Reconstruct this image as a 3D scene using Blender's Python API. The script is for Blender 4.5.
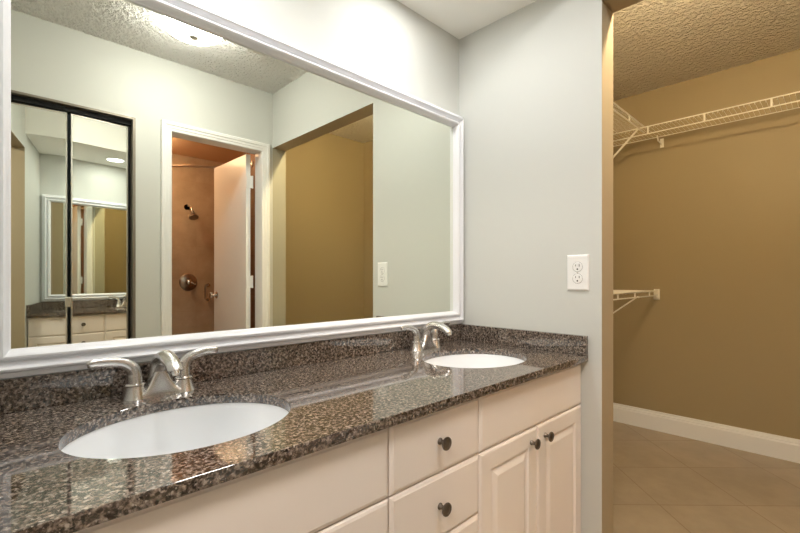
import bpy, bmesh, math
from math import sin, cos, pi, radians
from mathutils import Vector, Matrix

for o in list(bpy.data.objects):
    bpy.data.objects.remove(o, do_unlink=True)
scene = bpy.context.scene
COL = scene.collection

# ------------------------------------------------------------------ camera
CAM_YAW = 0.7993                       # from +x towards +y
cam_data = bpy.data.cameras.new('camera')
cam_data.sensor_width = 36.0
cam_data.lens = 426.48 / 800 * 36.0
cam_data.shift_y = (277.85 - 266.5) / 800
cam_data.clip_start = 0.01
cam = bpy.data.objects.new('camera', cam_data)
COL.objects.link(cam)
cam.location = (0, -1.222, 1.13)
cam.rotation_euler = (radians(90), 0, CAM_YAW - radians(90))
scene.camera = cam

# ------------------------------------------------------------------ world, view
world = bpy.data.worlds.new('world')
scene.world = world
world.use_nodes = True
world.node_tree.nodes['Background'].inputs[0].default_value = (0.8, 0.85, 1, 1)
world.node_tree.nodes['Background'].inputs[1].default_value = 0.05
vs = scene.view_settings
vs.view_transform = 'Standard'
vs.look = 'None'
vs.gamma = 1
vs.use_curve_mapping = False
vs.exposure = 1.1
try:
    cy = scene.cycles
    cy.max_bounces = 16
    cy.diffuse_bounces = 8
    cy.glossy_bounces = 10
    cy.sample_clamp_indirect = 6
except Exception:
    pass

# light strengths (watts / emission), tuned together
DOME_E = 25.0       # vanity room dome
CAN_E = 46.0       # soffit downlights (lens), the left one added
CLOSET_E = 860.0
SHOWER_E = 38.0
ROOM_FILL_E = 66.0  # fill dome added in the next room


# ------------------------------------------------------------------ helpers
def lamp(name, kind, loc, watts, color, size=0.05, rot=(0, 0, 0), parent=None, **kw):
    d = bpy.data.lights.new(name, kind)
    d.energy = watts
    d.color = color
    if kind == 'AREA':
        d.shape = 'DISK'
        d.size = size
    else:
        d.shadow_soft_size = size
    for k, v in kw.items():
        setattr(d, k, v)
    o = bpy.data.objects.new(name, d)
    COL.objects.link(o)
    o.location = loc
    o.rotation_euler = rot
    if parent:
        o.parent = parent
    return o


def obj(name, bm, m=None, parent=None, smooth=False, angle=35):
    me = bpy.data.meshes.new(name)
    bmesh.ops.recalc_face_normals(bm, faces=bm.faces)
    if smooth:
        for f in bm.faces:
            f.smooth = True
        for e in bm.edges:
            if len(e.link_faces) == 2 and e.calc_face_angle(0) > radians(angle):
                e.smooth = False
    bm.to_mesh(me)
    bm.free()
    o = bpy.data.objects.new(name, me)
    COL.objects.link(o)
    if m:
        me.materials.append(m)
    if parent:
        o.parent = parent
    return o


def tag(o, label, cat, group=None, kind=None):
    o['label'] = label
    o['category'] = cat
    if group:
        o['group'] = group
    if kind:
        o['kind'] = kind
    return o


def empty(name, loc, label, cat, group=None, kind=None, rz=0):
    o = bpy.data.objects.new(name, None)
    COL.objects.link(o)
    o.location = loc
    o.rotation_euler = (0, 0, rz)
    o.empty_display_size = 0.05
    return tag(o, label, cat, group, kind)


def copy_tree(o, parent=None):
    c = o.copy()
    COL.objects.link(c)
    if parent:
        c.parent = parent
    for ch in list(o.children):
        copy_tree(ch, c)
    return c


def box(bm, x0, x1, y0, y1, z0, z1, bev=0, seg=2):
    t = bmesh.new()
    bmesh.ops.create_cube(t, size=1)
    for v in t.verts:
        v.co = Vector((x0 + (v.co.x + .5) * (x1 - x0), y0 + (v.co.y + .5) * (y1 - y0), z0 + (v.co.z + .5) * (z1 - z0)))
    if bev:
        bmesh.ops.bevel(t, geom=list(t.edges), offset=bev, segments=seg, profile=.5, affect='EDGES')
    merge(bm, t)


def merge(bm, t, mat=None):
    if mat is not None:
        bmesh.ops.transform(t, matrix=mat, verts=t.verts)
    me = bpy.data.meshes.new('tmp')
    t.to_mesh(me)
    t.free()
    bm.from_mesh(me)
    bpy.data.meshes.remove(me)


def bx(*a, bev=0, seg=2):
    bm = bmesh.new()
    box(bm, *a, bev=bev, seg=seg)
    return bm


def prism(bm, pts, axis, a, b):
    """polygon pts in the plane across axis, extruded from a to b. axis 'x': pts=(y,z); 'y': (x,z); 'z': (x,y)"""
    def P(p, t):
        return {'x': (t, p[0], p[1]), 'y': (p[0], t, p[1]), 'z': (p[0], p[1], t)}[axis]
    lo = [bm.verts.new(P(p, a)) for p in pts]
    hi = [bm.verts.new(P(p, b)) for p in pts]
    n = len(pts)
    bm.faces.new(lo)
    bm.faces.new(hi)
    for i in range(n):
        bm.faces.new([lo[i], lo[(i + 1) % n], hi[(i + 1) % n], hi[i]])


def lathe(bm, prof, seg=32, mat=None, cap=True):
    """prof (r,z) about z"""
    t = bmesh.new()
    rings = []
    for r, z in prof:
        if r < 1e-6:
            rings.append([t.verts.new((0, 0, z))])
        else:
            rings.append([t.verts.new((r * cos(2 * pi * i / seg), r * sin(2 * pi * i / seg), z)) for i in range(seg)])
    for A, B in zip(rings, rings[1:]):
        for i in range(seg):
            j = (i + 1) % seg
            if len(A) == 1 and len(B) == 1:
                continue
            if len(A) == 1:
                t.faces.new([A[0], B[i], B[j]])
            elif len(B) == 1:
                t.faces.new([A[i], A[j], B[0]])
            else:
                t.faces.new([A[i], A[j], B[j], B[i]])
    if cap:
        for R in (rings[0], rings[-1]):
            if len(R) > 2:
                t.faces.new(R)
    merge(bm, t, mat)


def catmull(pts, n):
    """pts: list of tuples of any length; smooth interpolation"""
    out = []
    P = [pts[0]] + list(pts) + [pts[-1]]
    for i in range(1, len(P) - 2):
        for k in range(n):
            t = k / n
            out.append(tuple(.5 * (2 * b + (c - a) * t + (2 * a - 5 * b + 4 * c - d) * t * t + (3 * b - a - 3 * c + d) * t ** 3)
                             for a, b, c, d in zip(P[i - 1], P[i], P[i + 1], P[i + 2])))
    out.append(tuple(pts[-1]))
    return out


def sweep(bm, path, seg=12, cap=True, up=(0, 0, 1)):
    """path entries (x,y,z,ra,rb): ra half width sideways, rb half height; section is an ellipse"""
    pts = [Vector(p[:3]) for p in path]
    rings = []
    n = len(pts)
    N = None
    for i in range(n):
        T = (pts[min(i + 1, n - 1)] - pts[max(i - 1, 0)]).normalized()
        if N is None:
            S = T.cross(Vector(up))
            if S.length < 1e-4:
                S = T.cross(Vector((1, 0, 0)))
            S.normalize()
        else:
            S = (S - T * S.dot(T)).normalized()
        N = S.cross(T)
        ra, rb = path[i][3], path[i][4]
        rings.append([bm.verts.new(pts[i] + S * ra * cos(2 * pi * k / seg) + N * rb * sin(2 * pi * k / seg)) for k in range(seg)])
    for A, B in zip(rings, rings[1:]):
        for k in range(seg):
            j = (k + 1) % seg
            bm.faces.new([A[k], A[j], B[j], B[k]])
    if cap:
        bm.faces.new(rings[0])
        bm.faces.new(rings[-1])


def rod(bm, a, b, r, seg=6):
    sweep(bm, [(*a, r, r), (*b, r, r)], seg)


def ringloft(rings, fill_last=True, fill_first=True):
    bm = bmesh.new()
    R = [[bm.verts.new(p) for p in ring] for ring in rings]
    for A, B in zip(R, R[1:]):
        n = len(A)
        for i in range(n):
            j = (i + 1) % n
            bm.faces.new([A[i], A[j], B[j], B[i]])
    if fill_first:
        bm.faces.new(R[0])
    if fill_last:
        bm.faces.new(R[-1])
    return bm


def front_slab(x0, x1, z0, z1, y, prof):
    """panel facing -y; prof = (inset, height) pairs from the back edge inwards"""
    rings = []
    for i, h in prof:
        rings.append([(x0 + i, y - h, z0 + i), (x1 - i, y - h, z0 + i), (x1 - i, y - h, z1 - i), (x0 + i, y - h, z1 - i)])
    return ringloft(rings)


# ------------------------------------------------------------------ materials
def mat(name, color=(.8, .8, .8), rough=.5, metal=0.0, spec=.5, emit=None, estr=0, coat=0):
    m = bpy.data.materials.new(name)
    m.use_nodes = True
    b = m.node_tree.nodes['Principled BSDF']
    b.inputs['Base Color'].default_value = (*color, 1)
    b.inputs['Roughness'].default_value = rough
    b.inputs['Metallic'].default_value = metal
    b.inputs['Specular IOR Level'].default_value = spec
    if coat:
        b.inputs['Coat Weight'].default_value = coat
        b.inputs['Coat Roughness'].default_value = .05
    if emit:
        b.inputs['Emission Color'].default_value = (*emit, 1)
        b.inputs['Emission Strength'].default_value = estr
    return m


def nodes(m):
    t = m.node_tree
    return t, t.nodes, t.links, t.nodes['Principled BSDF']


def coords(m, kind='Object', scale=(1, 1, 1), rot=(0, 0, 0), loc=(0, 0, 0)):
    t, N, L, b = nodes(m)
    tc = N.new('ShaderNodeTexCoord')
    mp = N.new('ShaderNodeMapping')
    mp.inputs['Scale'].default_value = scale
    mp.inputs['Rotation'].default_value = rot
    mp.inputs['Location'].default_value = loc
    L.new(tc.outputs[kind], mp.inputs['Vector'])
    return mp.outputs['Vector']


def add_bump(m, vec, scale, strength, dist=.002, detail=3, tex='noise'):
    t, N, L, b = nodes(m)
    if tex == 'noise':
        n = N.new('ShaderNodeTexNoise')
        n.inputs['Scale'].default_value = scale
        n.inputs['Detail'].default_value = detail
        out = n.outputs['Fac']
    else:
        n = N.new('ShaderNodeTexVoronoi')
        n.feature = 'SMOOTH_F1'
        n.inputs['Scale'].default_value = scale
        out = n.outputs['Distance']
    L.new(vec, n.inputs['Vector'])
    bp = N.new('ShaderNodeBump')
    bp.inputs['Strength'].default_value = strength
    bp.inputs['Distance'].default_value = dist
    L.new(out, bp.inputs['Height'])
    L.new(bp.outputs['Normal'], b.inputs['Normal'])


def paint(name, color, rough=.55, bump=.08):
    m = mat(name, color, rough, spec=.35)
    add_bump(m, coords(m), 160, bump, .001)
    return m


def popcorn(name, color):
    m = mat(name, color, .9, spec=.1)
    v = coords(m)
    t, N, L, b = nodes(m)
    n1 = N.new('ShaderNodeTexNoise')
    n1.inputs['Scale'].default_value = 36
    n1.inputs['Detail'].default_value = 4
    n1.inputs['Roughness'].default_value = .6
    L.new(v, n1.inputs['Vector'])
    r = N.new('ShaderNodeValToRGB')
    r.color_ramp.elements[0].position = .40
    r.color_ramp.elements[1].position = .62
    L.new(n1.outputs['Fac'], r.inputs['Fac'])
    bp = N.new('ShaderNodeBump')
    bp.inputs['Strength'].default_value = 1.0
    bp.inputs['Distance'].default_value = .016
    L.new(r.outputs['Color'], bp.inputs['Height'])
    L.new(bp.outputs['Normal'], b.inputs['Normal'])
    return m


def ramp(N, stops):
    r = N.new('ShaderNodeValToRGB')
    cr = r.color_ramp
    while len(cr.elements) < len(stops):
        cr.elements.new(.5)
    for e, (p, c) in zip(cr.elements, stops):
        e.position = p
        e.color = (*c, 1)
    return r


def mix(N, L, fac, a, b, mode='MIX'):
    x = N.new('ShaderNodeMix')
    x.data_type = 'RGBA'
    x.blend_type = mode
    for sock, val in ((x.inputs[0], fac), (x.inputs[6], a), (x.inputs[7], b)):
        if isinstance(val, (int, float)):
            sock.default_value = val
        elif isinstance(val, tuple):
            sock.default_value = (*val, 1)
        else:
            L.new(val, sock)
    return x.outputs[2]


def granite(name):
    m = mat(name, (.2, .15, .1), .045, spec=1.0)
    v = coords(m)
    t, N, L, b = nodes(m)

    def noise(scale, detail=3, rough=.55, dist=0):
        n = N.new('ShaderNodeTexNoise')
        n.inputs['Scale'].default_value = scale
        n.inputs['Detail'].default_value = detail
        n.inputs['Roughness'].default_value = rough
        n.inputs['Distortion'].default_value = dist
        L.new(v, n.inputs['Vector'])
        return n.outputs['Fac']
    base = ramp(N, [(.32, (.012, .009, .008)), (.44, (.055, .039, .030)), (.53, (.165, .130, .106)), (.66, (.35, .295, .255))])
    L.new(noise(140, 4, .6, .3), base.inputs['Fac'])
    vo = N.new('ShaderNodeTexVoronoi')
    vo.inputs['Scale'].default_value = 190
    L.new(v, vo.inputs['Vector'])
    vr = ramp(N, [(.0, (.55, .5, .45)), (.5, (1, 1, 1)), (1, (1.35, 1.3, 1.22))])
    L.new(vo.outputs['Color'], vr.inputs['Fac'])
    c1 = mix(N, L, .8, base.outputs['Color'], vr.outputs['Color'], 'MULTIPLY')
    blk = ramp(N, [(.57, (0, 0, 0)), (.63, (1, 1, 1))])
    L.new(noise(105, 3, .6, .5), blk.inputs['Fac'])
    c2 = mix(N, L, blk.outputs['Color'], c1, (.006, .006, .006))
    gry = ramp(N, [(.62, (0, 0, 0)), (.68, (1, 1, 1))])
    L.new(noise(180, 2, .5, .2), gry.inputs['Fac'])
    c3 = mix(N, L, gry.outputs['Color'], c2, (.40, .35, .31))
    L.new(c3, b.inputs['Base Color'])
    b.inputs['IOR'].default_value = 1.58
    return m


def tile(name, c1, c2, grout, size, rot=(0, 0, 0), loc=(0, 0, 0), w=.004, rough=.4, axis=None, ratio=1.0, offset=0.0):
    m = mat(name, c1, rough, spec=.4)
    v = coords(m, rot=rot, loc=loc)
    t, N, L, b = nodes(m)
    br = N.new('ShaderNodeTexBrick')
    br.offset = offset
    br.squash = 1
    br.inputs['Scale'].default_value = 1
    br.inputs['Brick Width'].default_value = size * ratio
    br.inputs['Row Height'].default_value = size
    br.inputs['Mortar Size'].default_value = w
    br.inputs['Mortar Smooth'].default_value = .3
    br.inputs['Color1'].default_value = (1, 1, 1, 1)
    br.inputs['Color2'].default_value = (.9, .9, .9, 1)
    br.inputs['Mortar'].default_value = (*grout, 1)
    L.new(v, br.inputs['Vector'])
    n = N.new('ShaderNodeTexNoise')
    n.inputs['Scale'].default_value = 5
    n.inputs['Detail'].default_value = 6
    n.inputs['Roughness'].default_value = .65
    L.new(v, n.inputs['Vector'])
    r = ramp(N, [(.35, c1), (.65, c2)])
    L.new(n.outputs['Fac'], r.inputs['Fac'])
    c = mix(N, L, 1.0, r.outputs['Color'], br.outputs['Color'], 'MULTIPLY')
    L.new(c, b.inputs['Base Color'])
    bp = N.new('ShaderNodeBump')
    bp.invert = True
    bp.inputs['Strength'].default_value = .4
    bp.inputs['Distance'].default_value = .002
    L.new(br.outputs['Fac'], bp.inputs['Height'])
    L.new(bp.outputs['Normal'], b.inputs['Normal'])
    return m


def brushed(name, color, rough):
    m = mat(name, color, rough, 1.0)
    v = coords(m, scale=(20, 20, 60))
    return m


M_WALL = paint('greige_paint', (.61, .622, .59))
M_SOFFIT = paint('soffit_paint', (.90, .89, .84))
M_CLOSET = paint('tan_paint', (.335, .262, .145))
M_BED = paint('bedroom_paint', (.46, .40, .33))
M_CEIL = popcorn('popcorn_ceiling', (.91, .90, .87))
M_CEIL2 = popcorn('closet_popcorn_warmed', (.88, .82, .70))  # white popcorn, warm closet light tinted into the colour
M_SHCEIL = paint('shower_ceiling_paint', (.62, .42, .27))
M_FLOOR = tile('floor_tile', (.36, .295, .21), (.43, .355, .26), (.72, .68, .62), .425, rot=(0, 0, -radians(45)), loc=(0, 0, 0), w=.004, rough=.35)
M_SHTILE = tile('shower_tile', (.43, .335, .235), (.52, .415, .30), (.93, .9, .87), .33, rot=(radians(-90), 0, 0), loc=(.1, .2, 0), w=.003, rough=.25, ratio=1.0)
M_TRIM = mat('white_trim_paint', (.83, .83, .82), .35)
M_FRAME = mat('white_lacquer', (.82, .835, .87), .28)
M_MIRROR = mat('mirror_silver', (.855, .88, .79), .0, 1.0)
M_MIRROR2 = mat('door_mirror_silver', (.86, .885, .85), .0, 1.0)
M_GRANITE = granite('brown_granite')
M_RETURN = paint('tan_return', (.41, .34, .23))  # tan tone for the side and header faces of the openings
M_CAB = mat('cream_thermofoil', (.87, .805, .755), .38, spec=.45)
M_CABIN = mat('cabinet_carcass', (.62, .54, .45), .6)
M_CHINA = mat('white_vitreous_china', (.84, .865, .895), .08, spec=.6)
M_NICKEL = brushed('brushed_nickel', (.66, .645, .625), .27)
M_DARK = mat('dark_chrome', (.36, .32, .28), .3, 1.0)
M_CHROME = mat('chrome', (.75, .74, .72), .12, 1.0)
M_ALU = mat('satin_aluminium', (.66, .64, .58), .3, 1.0)
M_PEWTER = mat('antique_pewter', (.17, .145, .12), .38, .9)
M_BLACK = mat('black_track_metal', (.012, .013, .014), .4, spec=.3)  # plain black metal of the bifold track
M_GRATE = mat('bronze_track', (.25, .22, .18), .4, .7)
M_PLASTIC = mat('white_plastic', (.86, .86, .85), .3)
M_SLOT = mat('dark_slot', (.02, .02, .02), .6)
M_WIRE = mat('cream_vinyl_wire', (.86, .82, .72), .4)
M_GLOW = mat('frosted_glass_lit', (.95, .95, .93), .4, emit=(1, .97, .93), estr=DOME_E)
M_LENS = mat('can_lens_lit', (.95, .95, .93), .4, emit=(1, .985, .96), estr=CAN_E)
M_WARM = mat('warm_globe_lit', (.95, .9, .8), .4, emit=(1, .78, .48), estr=CLOSET_E)
M_WARM2 = mat('shower_globe_lit', (.95, .9, .8), .4, emit=(1, .68, .42), estr=SHOWER_E)
M_FILL = mat('bedroom_fill_lit', (.95, .9, .8), .4, emit=(1, .90, .80), estr=ROOM_FILL_E)

# ------------------------------------------------------------------ setting
H = 2.53          # ceiling
E = 1.57          # right wall plane
LW = -.04         # left wall plane
OPP = -1.81       # wall opposite the mirror
OA, OB, OH = -.636, OPP, 2.118   # closet opening in the right wall


def struct(name, bm, m, label, cat, smooth=False):
    return tag(obj(name, bm, m, smooth=smooth), label, cat, kind='structure')


struct('floor', bx(-2.6, 3.67, -3.6, .15, -.1, 0), M_FLOOR, 'beige ceramic tile floor laid diagonally', 'floor')
struct('ceiling', bx(-.14, E + .1, OPP - .1, .1, H, H + .1), M_CEIL, 'textured white ceiling of the vanity room seen in the mirror', 'ceiling')
struct('wall_back', bx(-.14, E + .05, 0, .1, 0, H), M_WALL, 'pale grey-green wall behind the big framed mirror', 'wall')
bm = bmesh.new()
prism(bm, [(0, 0), (OA, 0), (OA, OH), (OB, OH), (OB, H), (0, H)], 'x', E, E + .11)
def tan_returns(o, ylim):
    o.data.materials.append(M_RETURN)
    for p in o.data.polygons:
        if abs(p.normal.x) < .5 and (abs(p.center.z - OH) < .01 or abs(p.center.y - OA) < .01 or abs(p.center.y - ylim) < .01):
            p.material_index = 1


tan_returns(struct('wall_right', bm, M_WALL, 'pale grey wall with the outlet, ending at the closet opening', 'wall'), 9)
bm = bmesh.new()
prism(bm, [(0, 0), (OA, 0), (OA, OH), (-1.612, OH), (-1.612, 0), (OPP, 0), (OPP, H), (0, H)], 'x', LW - .1, LW)
tan_returns(struct('wall_left', bm, M_WALL, 'pale wall at the left end of the vanity, seen only in the mirrored doors', 'wall'), -1.612)
# opposite wall with bifold niche and shower doorway
BX0, BX1, BH = .055, .656, 2.105
DX0, DX1, DH = .845, 1.495, 2.09
bm = bmesh.new()
prism(bm, [(-.14, 0), (BX0, 0), (BX0, BH), (BX1, BH), (BX1, 0), (DX0, 0), (DX0, DH), (DX1, DH), (DX1, 0), (E, 0), (E, H), (-.14, H)],
      'y', OPP - .1, OPP)
struct('wall_front', bm, M_WALL, 'pale greige wall with doorway and mirrored doors, seen in the mirror', 'wall')
M_END = paint('opening_end_dimmed', (.40, .375, .285))  # same wall, colour darkened to offset the close closet bulb
struct('wall_opening_end', bx(E, E + .11, OPP - .1, OPP, 0, H), M_END, 'end face of the closet opening, dimmed in its colour, beside the shower doorway, in the mirror', 'wall')
struct('ceiling_soffit', bx(LW, E, -.62, 0, 2.231, H), M_SOFFIT, 'smooth white dropped soffit above the mirror', 'soffit')
# linen closet behind the bifold doors
bm = bmesh.new()
prism(bm, [(-.14, OPP - .1), (-.14, -2.5), (.74, -2.5), (.74, OPP - .1), (.70, OPP - .1), (.70, -2.45), (-.1, -2.45), (-.1, OPP - .1)], 'z', 0, H)
struct('wall_linen', bm, M_WALL, 'dark recess wall behind the mirrored doors', 'wall')

# shower room
SB = -3.4
bm = bmesh.new()
box(bm, .75, 2.05, SB - .1, SB, 0, H)
struct('wall_shower_back', bm, M_SHTILE, 'tan tiled shower wall carrying shower head and valve', 'wall')
bm = bmesh.new()
prism(bm, [(1.62, OPP - .1), (1.62, -2.36), (1.95, -2.36), (1.95, SB), (2.05, SB), (2.05, -2.30), (1.68, -2.30), (1.68, OPP - .1)], 'z', 0, H)
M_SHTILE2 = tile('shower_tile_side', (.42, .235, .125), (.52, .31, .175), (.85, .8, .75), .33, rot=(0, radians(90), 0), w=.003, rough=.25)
struct('wall_shower_right', bm, M_SHTILE2, 'tan shower room wall glimpsed past the hinges of the open door', 'wall')
struct('wall_shower_left', bx(.74, .80, SB, OPP - .1, 0, H), M_SHTILE2, 'left wall of the shower room', 'wall')
struct('ceiling_shower', bx(.74, 2.05, SB, OPP - .1, 2.36, 2.46), M_SHCEIL, 'orange-lit low ceiling of the shower room', 'ceiling')

# walk-in closet
CB = 3.57
struct('wall_closet_left', bx(E + .05, CB + .1, .05, .15, 0, H), M_CLOSET, 'tan closet wall carrying the lower wire shelf', 'wall')
struct('wall_closet_back', bx(CB, CB + .1, -1.9, .05, 0, H), M_CLOSET, 'tan back wall of the walk-in closet', 'wall')
bm = bmesh.new()
prism(bm, [(CB + .1, -1.9), (CB + .1, -2.30), (E + .1, -2.30), (E + .1, -2.245), (2.82, -2.245), (2.82, -1.9)], 'z', 0, H)
struct('wall_closet_right', bm, M_CLOSET, 'olive tan closet wall seen through the opening in the mirror', 'wall')
bm = bmesh.new()
box(bm, E + .1, E + .108, OB - .1, -2.245, 0, H)
struct('wall_closet_front', bm, M_CLOSET, 'tan inner face of the wall beside the closet opening', 'wall')
struct('ceiling_closet', bx(E + .1, CB + .1, -2.3, .15, H, H + .1), M_CEIL2, 'rough textured white ceiling of the closet, warm light tinted into its colour', 'ceiling')

# bedroom side beyond the left opening
bm = bmesh.new()
prism(bm, [(-.14, .1), (-2.6, .1), (-2.6, -3.1), (-.04, -3.1), (-.04, -2.5), (-.14, -2.5), (-.14, -3.0), (-2.5, -3.0), (-2.5, 0), (-.14, 0)], 'z', 0, H)
struct('wall_bedroom', bm, M_BED, 'brown wall of the next room reflected in the mirrored doors', 'wall')
struct('ceiling_bedroom', bx(-2.6, -.14, -3.1, .1, H, H + .1), M_CEIL, 'ceiling of the next room', 'ceiling')


# baseboards in the closet
def baseboard(name, a, b, out, label):
    """a,b (x,y) ends on the wall face, out = unit normal into the room"""
    prof = [(0, 0), (.016, 0), (.016, .105), (.012, .112), (.012, .120), (.007, .126), (.005, .140), (0, .141)]
    bm = bmesh.new()
    R = []
    for p in (a, b):
        R.append([bm.verts.new((p[0] + out[0] * d, p[1] + out[1] * d, z)) for d, z in prof])
    n = len(prof)
    for i in range(n):
        j = (i + 1) % n
        bm.faces.new([R[0][i], R[0][j], R[1][j], R[1][i]])
    bm.faces.new(R[0])
    bm.faces.new(R[1])
    return struct(name, bm, M_TRIM, label, 'baseboard')


baseboard('baseboard_closet_back', (CB, -1.9), (CB, .034), (-1, 0), 'white moulded baseboard along the tan closet back wall')
baseboard('baseboard_closet_left', (E + .11, .05), (CB, .05), (0, -1), 'white baseboard along the closet wall below the lower wire shelf')
baseboard('baseboard_closet_right', (E + .108, -2.245), (2.82, -2.245), (0, 1), 'white baseboard on the closet wall seen only in the mirror')
baseboard('baseboard_front', (BX1 + .02, OPP), (DX0 - .05, OPP), (0, 1), 'white baseboard between mirrored doors and shower doorway')


# ------------------------------------------------------------------ doorway trim (casing) opposite the mirror
def casing(prof, x0, x1, ztop, y, sgn):
    """U shaped casing; x0,x1,ztop = inner edges; prof (outward, height)"""
    rings = []
    bm = bmesh.new()
    cols = []
    for w, h in prof:
        pts = [(x0 - w, y + sgn * h, 0), (x0 - w, y + sgn * h, ztop + w), (x1 + w, y + sgn * h, ztop + w), (x1 + w, y + sgn * h, 0)]
        cols.append([bm.verts.new(p) for p in pts])
    for A, B in zip(cols, cols[1:] + cols[:1]):
        for i in range(3):
            bm.faces.new([A[i], A[i + 1], B[i + 1], B[i]])
    bm.faces.new([c[0] for c in cols])
    bm.faces.new([c[3] for c in cols])
    return bm


CAS = [(0, 0), (0, .012), (.004, .015), (.018, .015), (.021, .018), (.036, .018), (.040, .022), (.058, .022), (.062, .018), (.062, 0)]
struct('trim_1', casing(CAS, .862, 1.478, 2.073, OPP, 1), M_TRIM, 'white moulded casing around the shower doorway, seen in the mirror', 'door casing')
bm = bmesh.new()
prism(bm, [(DX0, 0), (DX0, DH), (DX1, DH), (DX1, 0), (DX1 - .018, 0), (DX1 - .018, DH - .018), (DX0 + .018, DH - .018), (DX0 + .018, 0)], 'y', OPP - .1, OPP)
struct('trim_2', bm, M_TRIM, 'white jamb lining inside the shower doorway', 'door jamb')

# door leaf, open into the shower room
HX, HY = 1.448, -1.925
PHI = radians(91)
leaf = empty('door_1', (HX, HY, 0), 'white door standing open into the orange-lit shower room', 'door', kind='structure', rz=-PHI)
# local: +x along leaf from hinge, thickness along -y (towards camera side)
obj('leaf', bx(0, .60, -.036, 0, .012, 2.066, bev=.002), M_TRIM, leaf)
for z in (1.86, 1.10, .30):
    bm = bmesh.new()
    box(bm, -.006, .0015, -.034, .012, z - .045, z + .045)
    rod(bm, (-.006, .012, z - .047), (-.006, .012, z + .047), .006, 10)
    obj('hinge', bm, M_TRIM, leaf)
bm = bmesh.new()
K = Matrix.Translation((.54, -.036, .985)) @ Matrix.Rotation(radians(90), 4, 'X')
lathe(bm, [(.030, 0), (.030, .004), (.022, .010), (.012, .014), (.011, .034), (.020, .040), (.027, .050), (.027, .060), (.018, .068), (0, .070)], 24, K)
K2 = Matrix.Translation((.54, 0, .985)) @ Matrix.Rotation(radians(-90), 4, 'X')
lathe(bm, [(.030, 0), (.030, .004), (.022, .010), (.012, .014), (.011, .034), (.020, .040), (.027, .050), (.027, .060), (.018, .068), (0, .070)], 24, K2)
obj('door_knob', bm, M_CHROME, leaf, smooth=True)

# ------------------------------------------------------------------ mirrored bifold doors
bf = empty('mirrored_bifold_door', (.35, OPP - .03, 0), 'mirrored bifold closet door, slightly ajar, left of the shower doorway', 'closet door')


def at_parent(o, p):
    o.parent = p
    o.location = o.location - p.location if False else o.location
    return o


bo = Vector(bf.location)


def local(bm):
    bmesh.ops.translate(bm, verts=bm.verts, vec=-bo)
    return bm


bm = bmesh.new()
prism(bm, [(BX0 - .004, 0), (BX0 - .004, BH + .004), (BX1 + .004, BH + .004), (BX1 + .004, 0), (BX1 - .010, 0), (BX1 - .010, BH - .008), (BX0 + .006, BH - .008), (BX0 + .006, 0)],
      'y', OPP - .095, OPP + .006)
obj('frame', local(bm), M_GRATE, bf)
bm = bmesh.new()
box(bm, BX0 + .006, BX1 - .010, OPP - .090, OPP - .030, BH - .034, BH - .008)
box(bm, BX1 - .022, BX1 - .010, OPP - .088, OPP - .058, 0, BH - .034)
obj('track', local(bm), M_BLACK, bf)


def bifold_panel(px, ang, right, PW):
    """hinged at px on the jamb; local +x runs to the knee"""
    p = bpy.data.objects.new('panel', None)
    COL.objects.link(p)
    p.parent = bf
    p.location = Vector((px, OPP - (.060 if right else .066), 0)) - bo
    p.rotation_euler = (0, 0, ang)
    s = -1 if right else 1
    x0, x1 = sorted((0, s * PW))
    z0, z1 = .02, BH - .042
    bm = bmesh.new()
    prism(bm, [(x0, z0), (x1, z0), (x1, z1), (x0, z1)], 'y', -.010, .0035)
    obj('mirror_glass', bm, M_MIRROR2, p)
    bm = bmesh.new()
    w = .007
    box(bm, x0, x0 + w, -.0105, .006, z0, z1)
    box(bm, x1 - w, x1, -.0105, .006, z0, z1)
    box(bm, x0 + w, x1 - w, -.0105, .006, z1 - w, z1)
    box(bm, x0 + w, x1 - w, -.0105, .006, z0, z0 + w)
    obj('edge_frame', bm, M_ALU, p)
    return p


pl = bifold_panel(BX0 + .008, radians(5.9), False, .271)
pr = bifold_panel(BX1 - .024, -radians(4.15), True, .284)
bm = bmesh.new()
box(bm, .322, .352, OPP - .033, OPP - .018, .965, 1.022, bev=.003)
obj('finger_pull', local(bm), M_ALU, bf)

# ------------------------------------------------------------------ vanity cabinets
YF = -.548         # carcass front
TOP = .826
SLAB = [(0, 0), (0, .0135), (.002, .0155), (.007, .0172), (.0095, .019)]
RAISED = [(0, 0), (0, .013), (.003, .017), (.008, .019), (.052, .019), (.056, .0135), (.062, .0125), (.078, .0180), (.082, .019)]


def knob_mesh():
    bm = bmesh.new()
    R = Matrix.Rotation(radians(90), 4, 'X')
    lathe(bm, [(.008, 0), (.008, .002), (.0055, .005), (.005, .013), (.007, .016), (.0145, .0185), (.0158, .021), (.0150, .0235), (.0125, .0242), (.0118, .0234),
               (.0085, .0240), (.0065, .0252), (0, .0262)], 28, R)
    return bm


kp = obj('knob', knob_mesh(), M_PEWTER, smooth=True, angle=50)
kmesh = kp.data
bpy.data.objects.remove(kp)


def knob(parent, loc):
    o = bpy.data.objects.new('knob', kmesh)
    COL.objects.link(o)
    o.parent = parent
    o.location = loc
    return o


def cabinet(name, x0, x1, label, cat, group=None):
    c = empty(name, (x0, 0, 0), label, cat, group)
    bm = bmesh.new()
    prism(bm, [(-.002, 0), (-.49, 0), (-.49, .10), (YF, .10), (YF, TOP), (YF + .018, TOP), (YF + .018, .118), (-.02, .118), (-.02, TOP), (-.002, TOP)], 'x', 0.0005, x1 - x0 - .0005)
    obj('body', bm, M_CABIN, c)
    return c


def front(c, name, x0, x1, z0, z1, prof, cx):
    o = obj(name, front_slab(x0 - cx, x1 - cx, z0, z1, 0, prof), M_CAB, c)
    o.location = (0, YF, 0)
    return o


G = .0018
ZR1, ZR2, ZR3 = .668, .513, .31
XS = [-.036, .608, .929, 1.5665]


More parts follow.
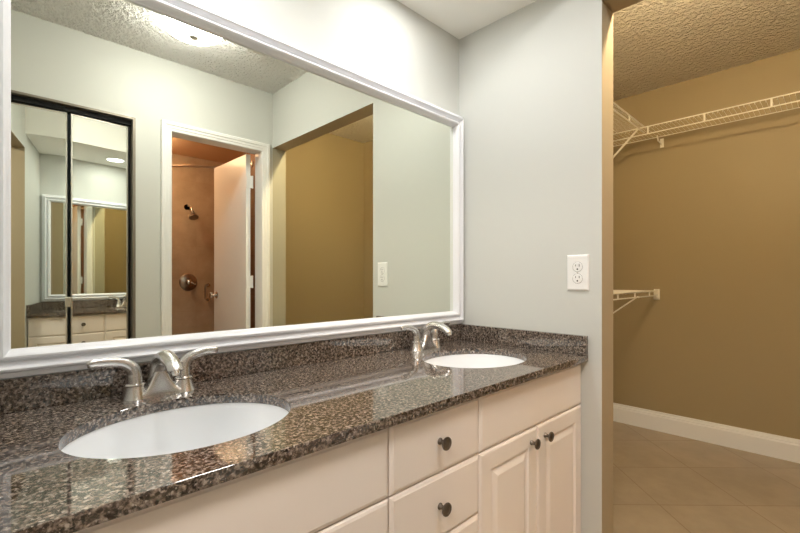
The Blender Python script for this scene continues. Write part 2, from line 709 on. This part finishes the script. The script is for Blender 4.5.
def sink_base(xa, xb, xm, label, false_label=None):
    c = cabinet('sink_cabinet', xa, xb, label, 'cabinet')
    front(c, 'false_front', xa + G, xb - G, ZR1 + G, .820, SLAB, xa)
    for (a, b, kx) in ((xa, xm, xm - .040), (xm, xb, xm + .047)):
        d = front(c, 'cabinet_door', a + G, b - G, .105, ZR1 - G, RAISED, xa)
        knob(d, (kx - xa, -.019, .627))
    return c


sink_base(XS[0], XS[1], .284, 'cream sink cabinet below the left basin')
sink_base(XS[2], XS[3], 1.237, 'cream sink cabinet with two raised-panel doors below the right basin')
dc = cabinet('drawer_cabinet', XS[1], XS[2], 'cream drawer cabinet between the two sink cabinets', 'cabinet')
for z0, z1, kz in ((ZR1, .8218, .745), (ZR2, ZR1, .592), (ZR3, ZR2, .41), (.103, ZR3, .21)):
    d = front(dc, 'drawer', XS[1] + G, XS[2] - G, z0 + G, z1 - G, SLAB, XS[1])
    knob(d, (.160, -.019, kz))
# filler strip at the right wall
tag(obj('filler_strip', bx(XS[3] + .0005, E - .0005, YF - .002, YF + .016, .10, TOP), M_CAB), 'narrow cream filler strip between right sink cabinet and wall', 'filler strip')

# ------------------------------------------------------------------ countertop with two oval cut-outs
ZC = .8493
THK = .0225
SINKS = [(.291, -.320), (1.245, -.322)]
SA, SBR = .204, .170


def flat_curve(splines, ext, bev):
    cu = bpy.data.curves.new('c', 'CURVE')
    cu.dimensions = '2D'
    cu.fill_mode = 'BOTH'
    cu.extrude = ext
    cu.bevel_depth = bev
    cu.bevel_resolution = 2
    for pts in splines:
        s = cu.splines.new('POLY')
        s.points.add(len(pts) - 1)
        for p, q in zip(s.points, pts):
            p.co = (q[0], q[1], 0, 1)
        s.use_cyclic_u = True
    o = bpy.data.objects.new('c', cu)
    COL.objects.link(o)
    bpy.context.view_layer.update()
    dg = bpy.context.evaluated_depsgraph_get()
    me = bpy.data.meshes.new_from_object(o.evaluated_get(dg))
    bpy.data.objects.remove(o)
    bm = bmesh.new()
    bm.from_mesh(me)
    bpy.data.meshes.remove(me)
    bmesh.ops.remove_doubles(bm, verts=bm.verts, dist=1e-5)
    return bm


BV = .0009
rect = [(LW + BV + .0005, -.588 + BV), (E - BV - .0005, -.588 + BV), (E - BV - .0005, -.0005 - BV), (LW + BV + .0005, -.0005 - BV)]
holes = [[(cx + (SA + BV) * cos(2 * pi * i / 96), cy + (SBR + BV) * sin(2 * pi * i / 96)) for i in range(96)] for cx, cy in SINKS]
bm = flat_curve([rect] + holes, THK / 2 - BV, BV)
bmesh.ops.translate(bm, verts=bm.verts, vec=(0, 0, ZC - THK / 2))
ct = tag(obj('countertop', bm, M_GRANITE, smooth=True, angle=15), 'polished brown speckled granite countertop with two oval cut-outs', 'countertop')
for p in ct.data.polygons:
    if abs(p.normal.z) > .9:
        p.use_smooth = False
BSH = .070
o = tag(obj('backsplash', bx(LW + .001, E - .001, -.0205, -.0005, ZC + .0003, ZC + BSH, bev=.0015), M_GRANITE), 'long brown granite backsplash below the mirror', 'backsplash')
o = tag(obj('side_splash', bx(E - .0205, E - .0005, -.588, -.0215, ZC + .0003, ZC + BSH, bev=.0015), M_GRANITE), 'short brown granite splash below the outlet on the right wall', 'backsplash')
o = tag(obj('side_splash', bx(LW + .0005, LW + .0205, -.588, -.0215, ZC + .0003, ZC + BSH, bev=.0015), M_GRANITE), 'short granite splash at the left wall, seen only in the mirrored doors', 'backsplash')


# ------------------------------------------------------------------ sinks
def make_sink(label):
    s = empty('sink', (0, 0, 0), label, 'sink', 'undermount sinks')
    # lathe on a unit profile then squashed to an oval; z 0 at the underside of the counter
    prof = [(1.10, -.001), (1.012, -.001), (1.005, -.004), (.99, -.015), (.965, -.045), (.91, -.085), (.80, -.118), (.60, -.138), (.35, -.147), (.12, -.150),
            (.12, -.158), (.36, -.156), (.62, -.147), (.83, -.126), (.95, -.09), (1.0, -.05), (1.03, -.014), (1.10, -.010), (1.10, -.001)]
    bm = bmesh.new()
    lathe(bm, prof, 72, Matrix.Diagonal((SA, SBR, 1, 1)), cap=False)
    obj('basin', bm, M_CHINA, s, smooth=True, angle=60)
    bm = bmesh.new()
    lathe(bm, [(.0235, -.1495), (.0235, -.1470), (.020, -.1455), (.015, -.1470), (.014, -.1490), (.0, -.1490)], 28)
    dr = obj('drain', bm, M_NICKEL, s, smooth=True)
    bm = bmesh.new()
    lathe(bm, [(.0, -.147), (.012, -.147), (.0125, -.1445), (.009, -.1425), (0, -.142)], 24)
    obj('stopper', bm, M_NICKEL, dr, smooth=True)
    return s


s1 = make_sink('white oval undermount basin at the left end of the counter')
s1.location = (SINKS[0][0], SINKS[0][1], ZC - THK)
s2 = copy_tree(s1)
s2.location = (SINKS[1][0], SINKS[1][1], ZC - THK)
s2['label'] = 'white oval undermount basin near the outlet wall'


# ------------------------------------------------------------------ faucets
def make_faucet(label):
    f = empty('faucet', (0, 0, 0), label, 'faucet', 'brushed nickel faucets')
    HS = .053
    # body: deck plate flaring up in the middle into the spout
    bm = bmesh.new()
    secs = []
    NX = 40
    ring = 20
    for i in range(NX + 1):
        u = -1 + 2 * i / NX
        x = u * .058
        hgt = .012 + .066 * math.exp(-(abs(x) / .0235) ** 1.9)
        dep = .0255 - .006 * math.exp(-(abs(x) / .03) ** 2)
        tipx = math.sqrt(max(0, 1 - max(0, (abs(u) - .80) / .20) ** 2)) if abs(u) > .80 else 1
        dep = max(dep * tipx, .0015)
        sec = []
        for k in range(ring):
            t = k / (ring - 1)
            a = pi * t
            ca, sa = cos(a), sin(a)
            # superellipse arch; leans forward towards the top
            yy = -dep * math.copysign(abs(ca) ** .75, ca)
            zz = hgt * (abs(sa) ** .55)
            lean = -.010 * (zz / .078) ** 1.5
            taper = 1 - .45 * (zz / .078)
            sec.append(bm.verts.new((x, yy * taper + lean, zz)))
        secs.append(sec)
    for A, B in zip(secs, secs[1:]):
        for k in range(ring - 1):
            bm.faces.new([A[k], A[k + 1], B[k + 1], B[k]])
        bm.faces.new([A[ring - 1], A[0], B[0], B[ring - 1]])
    bm.faces.new(secs[0])
    bm.faces.new(secs[-1])
    obj('body', bm, M_NICKEL, f, smooth=True, angle=60)
    # spout
    bm = bmesh.new()
    path = catmull([(0, .006, .020, .0260, .0175), (0, .004, .044, .0245, .0178), (0, -.003, .066, .0225, .0175), (0, -.020, .086, .0208, .0165),
                    (0, -.048, .0965, .0194, .0150), (0, -.078, .0935, .0182, .0138), (0, -.103, .085, .0172, .0128), (0, -.116, .0755, .0166, .0122), (0, -.1185, .072, .0160, .0116)], 6)
    sweep(bm, path, 20, up=(0, 1, 0))
    sp = obj('spout', bm, M_NICKEL, f, smooth=True, angle=50)
    bm = bmesh.new()
    lathe(bm, [(.0104, 0), (.0104, -.009), (.0090, -.010), (.0090, -.013), (.006, -.013)], 24,
          Matrix.Translation((0, -.1178, .0755)) @ Matrix.Rotation(radians(-16), 4, 'X'))
    obj('aerator', bm, M_CHROME, sp, smooth=True)
    bm = bmesh.new()
    rod(bm, (0, .026, .002), (0, .026, .071), .0028, 10)
    lathe(bm, [(0, .068), (.005, .069), (.0062, .073), (.005, .077), (0, .078)], 16, Matrix.Translation((0, .026, 0)))
    obj('lift_rod', bm, M_NICKEL, f, smooth=True)
    for s in (-1, 1):
        bm = bmesh.new()
        T = Matrix.Translation((s * HS, 0, 0))
        lathe(bm, [(.0285, .0), (.0275, .003), (.0250, .010), (.0222, .022), (.0208, .028), (.0205, .030)], 32, T)
        bs = obj('handle_base', bm, M_NICKEL, f, smooth=True)
        bm = bmesh.new()
        lathe(bm, [(.0185, .029), (.0222, .0302), (.0230, .0325), (.0220, .035), (.0185, .0362)], 32, T)
        obj('ring', bm, M_CHROME, bs, smooth=True)
        bm = bmesh.new()
        up = .003
        le = .003 if s < 0 else -.008
        path = catmull([(s * HS, 0, .034, .0178, .0175), (s * HS, 0, .048, .0168, .0160), (s * (HS + .001), 0, .063, .0155, .0142), (s * (HS + .007), -.001, .078, .0138, .0114),
                        (s * (HS + .022), -.003, .089, .0120, .0080), (s * (HS + .044), -.006, .0945 + up * .4, .0108, .0062),
                        (s * (HS + .066 + le), -.009, .096 + up * .8, .0102, .0054), (s * (HS + .083 + le), -.011, .0950 + up, .0095, .0054), (s * (HS + .089 + le), -.0115, .0935 + up, .0062, .0034)], 6)
        path = [(p[0], p[1], .034 + (p[2] - .034) * .90, p[3], p[4]) for p in path]
        sweep(bm, path, 20, up=(0, 1, 0))
        obj('lever', bm, M_NICKEL, f, smooth=True, angle=50)
    return f


f1 = make_faucet('brushed nickel two-lever faucet behind the left basin')
f1.location = (.303, -.075, ZC)
f2 = copy_tree(f1)
f2.location = (1.254, -.078, ZC)
f2['label'] = 'brushed nickel two-lever faucet behind the right basin'

# ------------------------------------------------------------------ framed mirror
MX0, MX1, MZ0, MZ1 = -.022, 1.5685, ZC + BSH + .001, 1.868
mir = empty('framed_mirror', (.77, 0, MZ0), 'huge wall mirror in a wide white moulded frame above the vanity', 'mirror')
mo = Vector(mir.location)
FP = [(0, .0005), (0, .011), (.003, .0135), (.0125, .0140), (.0128, .0095), (.0142, .0095), (.0145, .0185), (.0175, .0225), (.0220, .0240), (.0260, .0225), (.0300, .0180),
      (.0350, .0150), (.0383, .0148), (.0384, .0115), (.0394, .0115), (.0395, .0165), (.0400, .0195), (.0440, .0225), (.0480, .0228), (.0520, .0205), (.0555, .0160), (.0580, .0110), (.0605, .0095),
      (.0605, .0070), (.0605, .0003)]
rings = []
for w, h in FP:
    h *= 1.75
    rings.append([(MX0 + w - mo.x, -h - mo.y, MZ0 + w - mo.z), (MX1 - w - mo.x, -h - mo.y, MZ0 + w - mo.z), (MX1 - w - mo.x, -h - mo.y, MZ1 - w - mo.z), (MX0 + w - mo.x, -h - mo.y, MZ1 - w - mo.z)])
bm = ringloft(rings + [rings[0]], False, False)
bmesh.ops.remove_doubles(bm, verts=bm.verts, dist=1e-6)
obj('frame', bm, M_FRAME, mir)
bm = bx(MX0 + .0600, MX1 - .0600, -.0130, -.0005, MZ0 + .0600, MZ1 - .0600)
bmesh.ops.translate(bm, verts=bm.verts, vec=-mo)
obj('mirror_glass', bm, M_MIRROR, mir)

# ------------------------------------------------------------------ outlet
ou = empty('wall_outlet', (E, -.552, 1.149), 'white duplex outlet on the pale wall beside the closet opening', 'outlet')
OW, OHt = .0405, .066
rg = []
for i, h in ((0, .0004), (0, .003), (.003, .0058), (.006, .0068)):
    rg.append([(-h, -OW + i, -OHt + i), (-h, OW - i, -OHt + i), (-h, OW - i, OHt - i), (-h, -OW + i, OHt - i)])
obj('plate', ringloft(rg), M_PLASTIC, ou)
for s in (1, -1):
    bm = bmesh.new()
    RX = Matrix.Translation((-.0066, 0, s * .0215)) @ Matrix.Rotation(radians(-90), 4, 'Y')
    lathe(bm, [(.0178, 0), (.0178, .0004), (.0168, .0014), (0, .0014)], 32, RX)
    rc = obj('receptacle', bm, M_PLASTIC, ou, smooth=True)
    bm = bmesh.new()
    lathe(bm, [(.0186, 0), (.0186, .0003), (.0178, .0003), (.0178, 0)], 32, RX, cap=False)
    z = s * .0215
    box(bm, -.0084, -.0078, -.0078, -.0056, z + .001, z + .0095)
    box(bm, -.0084, -.0078, .0056, .0078, z + .002, z + .0085)
    t = bmesh.new()
    lathe(bm, [(.0030, 0), (.0030, .0006), (0, .0006)], 14, Matrix.Translation((-.0078, 0, z - .0085)) @ Matrix.Rotation(radians(-90), 4, 'Y'))
    t.free()
    obj('slots', bm, M_SLOT, rc)
bm = bmesh.new()
lathe(bm, [(.0032, 0), (.0030, .0012), (0, .0014)], 14, Matrix.Translation((-.0066, 0, 0)) @ Matrix.Rotation(radians(-90), 4, 'Y'))
obj('screw', bm, M_ALU, ou)


# ------------------------------------------------------------------ wire shelves in the closet
def wire_shelf(along, depth, label, zdrop=.05, rung=.31, braces=(), tail=None, lip_end=0.0, first_rung=.03):
    """local: x along shelf 0..along, wall at y=0, lip at y=-depth, deck at z=0"""
    s = empty('wire_shelf', (0, 0, 0), label, 'shelf', 'white wire closet shelves')
    bm = bmesh.new()
    n = int(along / .0254)
    for i in range(n + 1):
        x = .004 + i * (along - .008) / n
        rod(bm, (x, -.006, 0), (x, -depth, 0), .0009, 4)
        rod(bm, (x, -depth, 0), (x, -depth, -zdrop * .30), .0009, 4)
    for y in (-.008, -depth * .5):
        rod(bm, (0, y, -.0035), (along, y, -.0035), .0028, 6)
    obj('deck_wires', bm, M_WIRE, s)
    bm = bmesh.new()
    rod(bm, (0, -depth - .003, 0), (along, -depth - .003, 0), .0042, 8)
    rod(bm, (0, -depth - .003, -zdrop), (along, -depth - .003, -zdrop), .0042, 8)
    x = first_rung
    while x < along:
        box(bm, x - .005, x + .005, -depth - .006, -depth, -zdrop, 0)
        x += rung
    obj('lip_rail', bm, M_WIRE, s)
    for xb, dz in braces:
        bm = bmesh.new()
        for dx in (-.006, .006):
            rod(bm, (xb + dx, -depth + .004, -zdrop + .004), (xb + dx, -.004, -dz), .0042, 8)
        rod(bm, (xb - .010, -depth, -zdrop), (xb + .010, -depth, -zdrop), .0065, 8)
        box(bm, xb - .014, xb + .014, -.006, -.001, -dz - .035, -dz + .02)
        obj('brace', bm, M_WIRE, s)
    if tail:
        bm = bmesh.new()
        box(bm, along - .001, along + .006, -depth - .018, -depth + .022, -zdrop - .030, .012, bev=.003)
        box(bm, along - .050, along, -depth - .008, -depth + .002, -zdrop - .008, -zdrop + .008)
        obj('end_bracket', bm, M_WIRE, s)
    return s


ZS = 2.172
WY = .05
w1 = wire_shelf(1.50, .335, 'upper white wire shelf running toward the closet corner on the left wall', zdrop=.04, braces=[(1.40, .36), (.5, .36)], first_rung=.27)
w1.location = (CB - .312 - 1.50, WY, ZS)
w2 = wire_shelf(1.94, .295, 'upper white wire shelf across the tan closet back wall', braces=[(1.70, .33)], first_rung=.352, rung=.322)
w2.location = (CB - .0005, WY - .005, ZS + .001)
w2.rotation_euler = (0, 0, -pi / 2)
bm = bmesh.new()
box(bm, .350, .374, -.006, 0, -.085, -.020, bev=.002)
rod(bm, (.362, -.004, -.062), (.352, -.06, -.045), .005, 8)
rod(bm, (.352, -.06, -.045), (.346, -.06, -.006), .005, 8)
obj('wall_clip', bm, M_WIRE, w2)
w3 = wire_shelf(1.60, .335, 'lower white wire shelf at counter height in the closet', zdrop=.035, braces=[(1.185, .28), (.4, .28)], tail=True, first_rung=.17, rung=.31)
w3.location = (CB - .0065 - 1.60, WY, 1.035)

# ------------------------------------------------------------------ shower fittings
sh = empty('shower_fixture', (1.463, SB, 1.845), 'dark chrome shower head on a bent arm on the tiled wall', 'shower head')
bm = bmesh.new()
lathe(bm, [(.028, 0), (.028, .004), (.016, .012), (.010, .014)], 24, Matrix.Rotation(radians(90), 4, 'X'))
obj('flange', bm, M_CHROME, sh, smooth=True)
bm = bmesh.new()
sweep(bm, catmull([(0, -.0, 0, .0095, .0095), (0, .06, .006, .0095, .0095), (.006, .095, -.012, .0095, .0095), (.012, .12, -.052, .0095, .0095)], 6), 12, up=(1, 0, 0))
bmesh.ops.scale(bm, vec=(1, 1, 1), verts=bm.verts)
obj('arm', bm, M_CHROME, sh, smooth=True)
bm = bmesh.new()
d = Vector((.06, .45, -.89)).normalized()
Q = Matrix.Translation((.012, .119, -.05)) @ d.to_track_quat('Z', 'Y').to_matrix().to_4x4()
lathe(bm, [(.013, 0), (.016, .012), (.013, .022), (.026, .040), (.043, .062), (.046, .075), (.043, .080), (0, .082)], 28, Q)
obj('spray_head', bm, M_DARK, sh, smooth=True)

va = empty('shower_valve', (1.475, SB, 1.085), 'round chrome shower valve below the shower head', 'shower valve')
RXm = Matrix.Rotation(radians(-90), 4, 'X')
bm = bmesh.new()
lathe(bm, [(.086, 0), (.086, .004), (.078, .010), (.045, .014), (.040, .016)], 40, RXm)
obj('escutcheon', bm, M_DARK, va, smooth=True)
bm = bmesh.new()
lathe(bm, [(.030, .014), (.028, .040), (.024, .055), (.012, .060), (0, .060)], 28, RXm)
sweep(bm, [(0, .048, 0, .009, .009), (.03, .062, -.012, .008, .008), (.055, .066, -.022, .006, .006)], 10)
obj('handle', bm, M_CHROME, va, smooth=True)

gb = empty('grab_handle', (1.672, SB, .98), 'small chrome D-shaped handle beside the open white door', 'handle')
bm = bmesh.new()
sweep(bm, catmull([(0, .0, .075, .009, .009), (-.022, .035, .080, .009, .009), (-.045, .052, .062, .009, .009), (-.050, .055, 0, .009, .009), (-.045, .052, -.062, .009, .009), (-.022, .035, -.080, .009, .009),
                   (0, 0, -.075, .009, .009)], 6), 12, up=(1, 0, 0))
obj('bar', bm, M_DARK, gb, smooth=True)
for z in (.075, -.075):
    bm = bmesh.new()
    lathe(bm, [(.019, 0), (.019, .004), (.012, .009)], 20, Matrix.Translation((0, 0, z)) @ RXm)
    obj('mount', bm, M_CHROME, gb, smooth=True)

# bowed shower rod
M_ROD = mat('satin_bronze_rod', (.55, .45, .36), .35, .6)
pts = [(.801, -3.06, 2.095, .011, .011), (1.0, -2.93, 2.095, .011, .011), (1.155, -2.816, 2.095, .011, .011), (1.274, -2.701, 2.095, .011, .011), (1.40, -2.62, 2.095, .011, .011),
       (1.50, -2.56, 2.095, .011, .011), (1.619, -2.27, 2.095, .011, .011)]
pts = catmull(pts, 6)
sr = empty('shower_rod', (.80, -3.06, 2.095), 'pale bowed shower curtain rod near the shower ceiling', 'curtain rod')
sro = Vector(sr.location)
bm = bmesh.new()
sweep(bm, pts, 12)
bmesh.ops.translate(bm, verts=bm.verts, vec=-sro)
obj('rod', bm, M_ROD, sr, smooth=True)
for p, a in ((pts[0], 90), (pts[-1], -90)):
    bm = bmesh.new()
    lathe(bm, [(.026, 0), (.026, .006), (.014, .010)], 20, Matrix.Translation(Vector(p[:3]) - sro) @ Matrix.Rotation(radians(a), 4, 'Y'))
    obj('flange', bm, M_ROD, sr, smooth=True)

# ------------------------------------------------------------------ lamps
def dome_lamp(name, loc, R, drop, label, glass, base_m):
    d = empty(name, loc, label, 'ceiling light')
    bm = bmesh.new()
    lathe(bm, [(R * .89, 0), (R * .89, -.016), (R * .84, -.022)], 48)
    obj('base', bm, base_m, d, smooth=True)
    bm = bmesh.new()
    prof = [(R * .86, -.020), (R * .93, -.026), (R * .98, -.034)]
    prof += [(R * cos(radians(90) * i / 14), -.042 - (drop - .028) * sin(radians(90) * i / 14)) for i in range(14)] + [(0, -.014 - drop)]
    lathe(bm, prof, 48, cap=False)
    obj('glass_dome', bm, glass, d, smooth=True)
    bm = bmesh.new()
    z = -.014 - drop
    lathe(bm, [(0, z + .002), (.022, z), (.024, z - .005), (.018, z - .012), (0, z - .015)], 20)
    obj('finial', bm, M_ALU, d, smooth=True)
    return d


dome_lamp('ceiling_light', (.815, -1.255, H), .150, .072, 'white frosted dome ceiling light seen at the top of the mirror', M_GLOW, M_PLASTIC)
cg = empty('closet_light', (1.80, -.98, H), 'warm bare bulb on the closet ceiling behind the opening header', 'ceiling light')
bm = bmesh.new()
lathe(bm, [(.055, 0), (.055, -.010), (.016, -.018), (.016, -.110), (.020, -.112), (.020, -.140), (.012, -.144)], 32)
obj('base', bm, M_PLASTIC, cg, smooth=True)
bm = bmesh.new()
lathe(bm, [(.010, -.142), (.011, -.156)] + [(.024 * sin(radians(40 + 140 * i / 14)), -.186 + .024 * cos(radians(40 + 140 * i / 14))) for i in range(14)] + [(0, -.210)], 28, cap=False)
obj('bulb', bm, M_WARM, cg, smooth=True)
dome_lamp('shower_light', (.97, -2.98, 2.36), .11, .06, 'warm dome light on the shower room ceiling', M_WARM2, M_PLASTIC)
dome_lamp('bedroom_fill_light', (-1.1, -1.5, H), .16, .09, 'unseen fill dome added on the ceiling of the next room', M_FILL, M_PLASTIC)  # unseen lamp, added as fill through the left opening

cl = empty('recessed_light', (1.108, -.27, 2.231), 'round recessed downlight in the soffit above the right basin', 'ceiling light', 'soffit downlights')
bm = bmesh.new()
lathe(bm, [(.085, 0), (.085, -.003), (.078, -.006), (.066, -.004), (.064, 0)], 40, cap=False)
obj('trim_ring', bm, M_PLASTIC, cl, smooth=True)
bm = bmesh.new()
lathe(bm, [(.064, -.001), (.050, -.004), (0, -.006)], 40)
obj('lens', bm, M_LENS, cl, smooth=True)
cl2 = copy_tree(cl)  # second downlight is out of view, added to balance the light
cl2.location = (.42, -.27, 2.231)
cl2['label'] = 'unseen recessed fill light added in the soffit above the left basin'
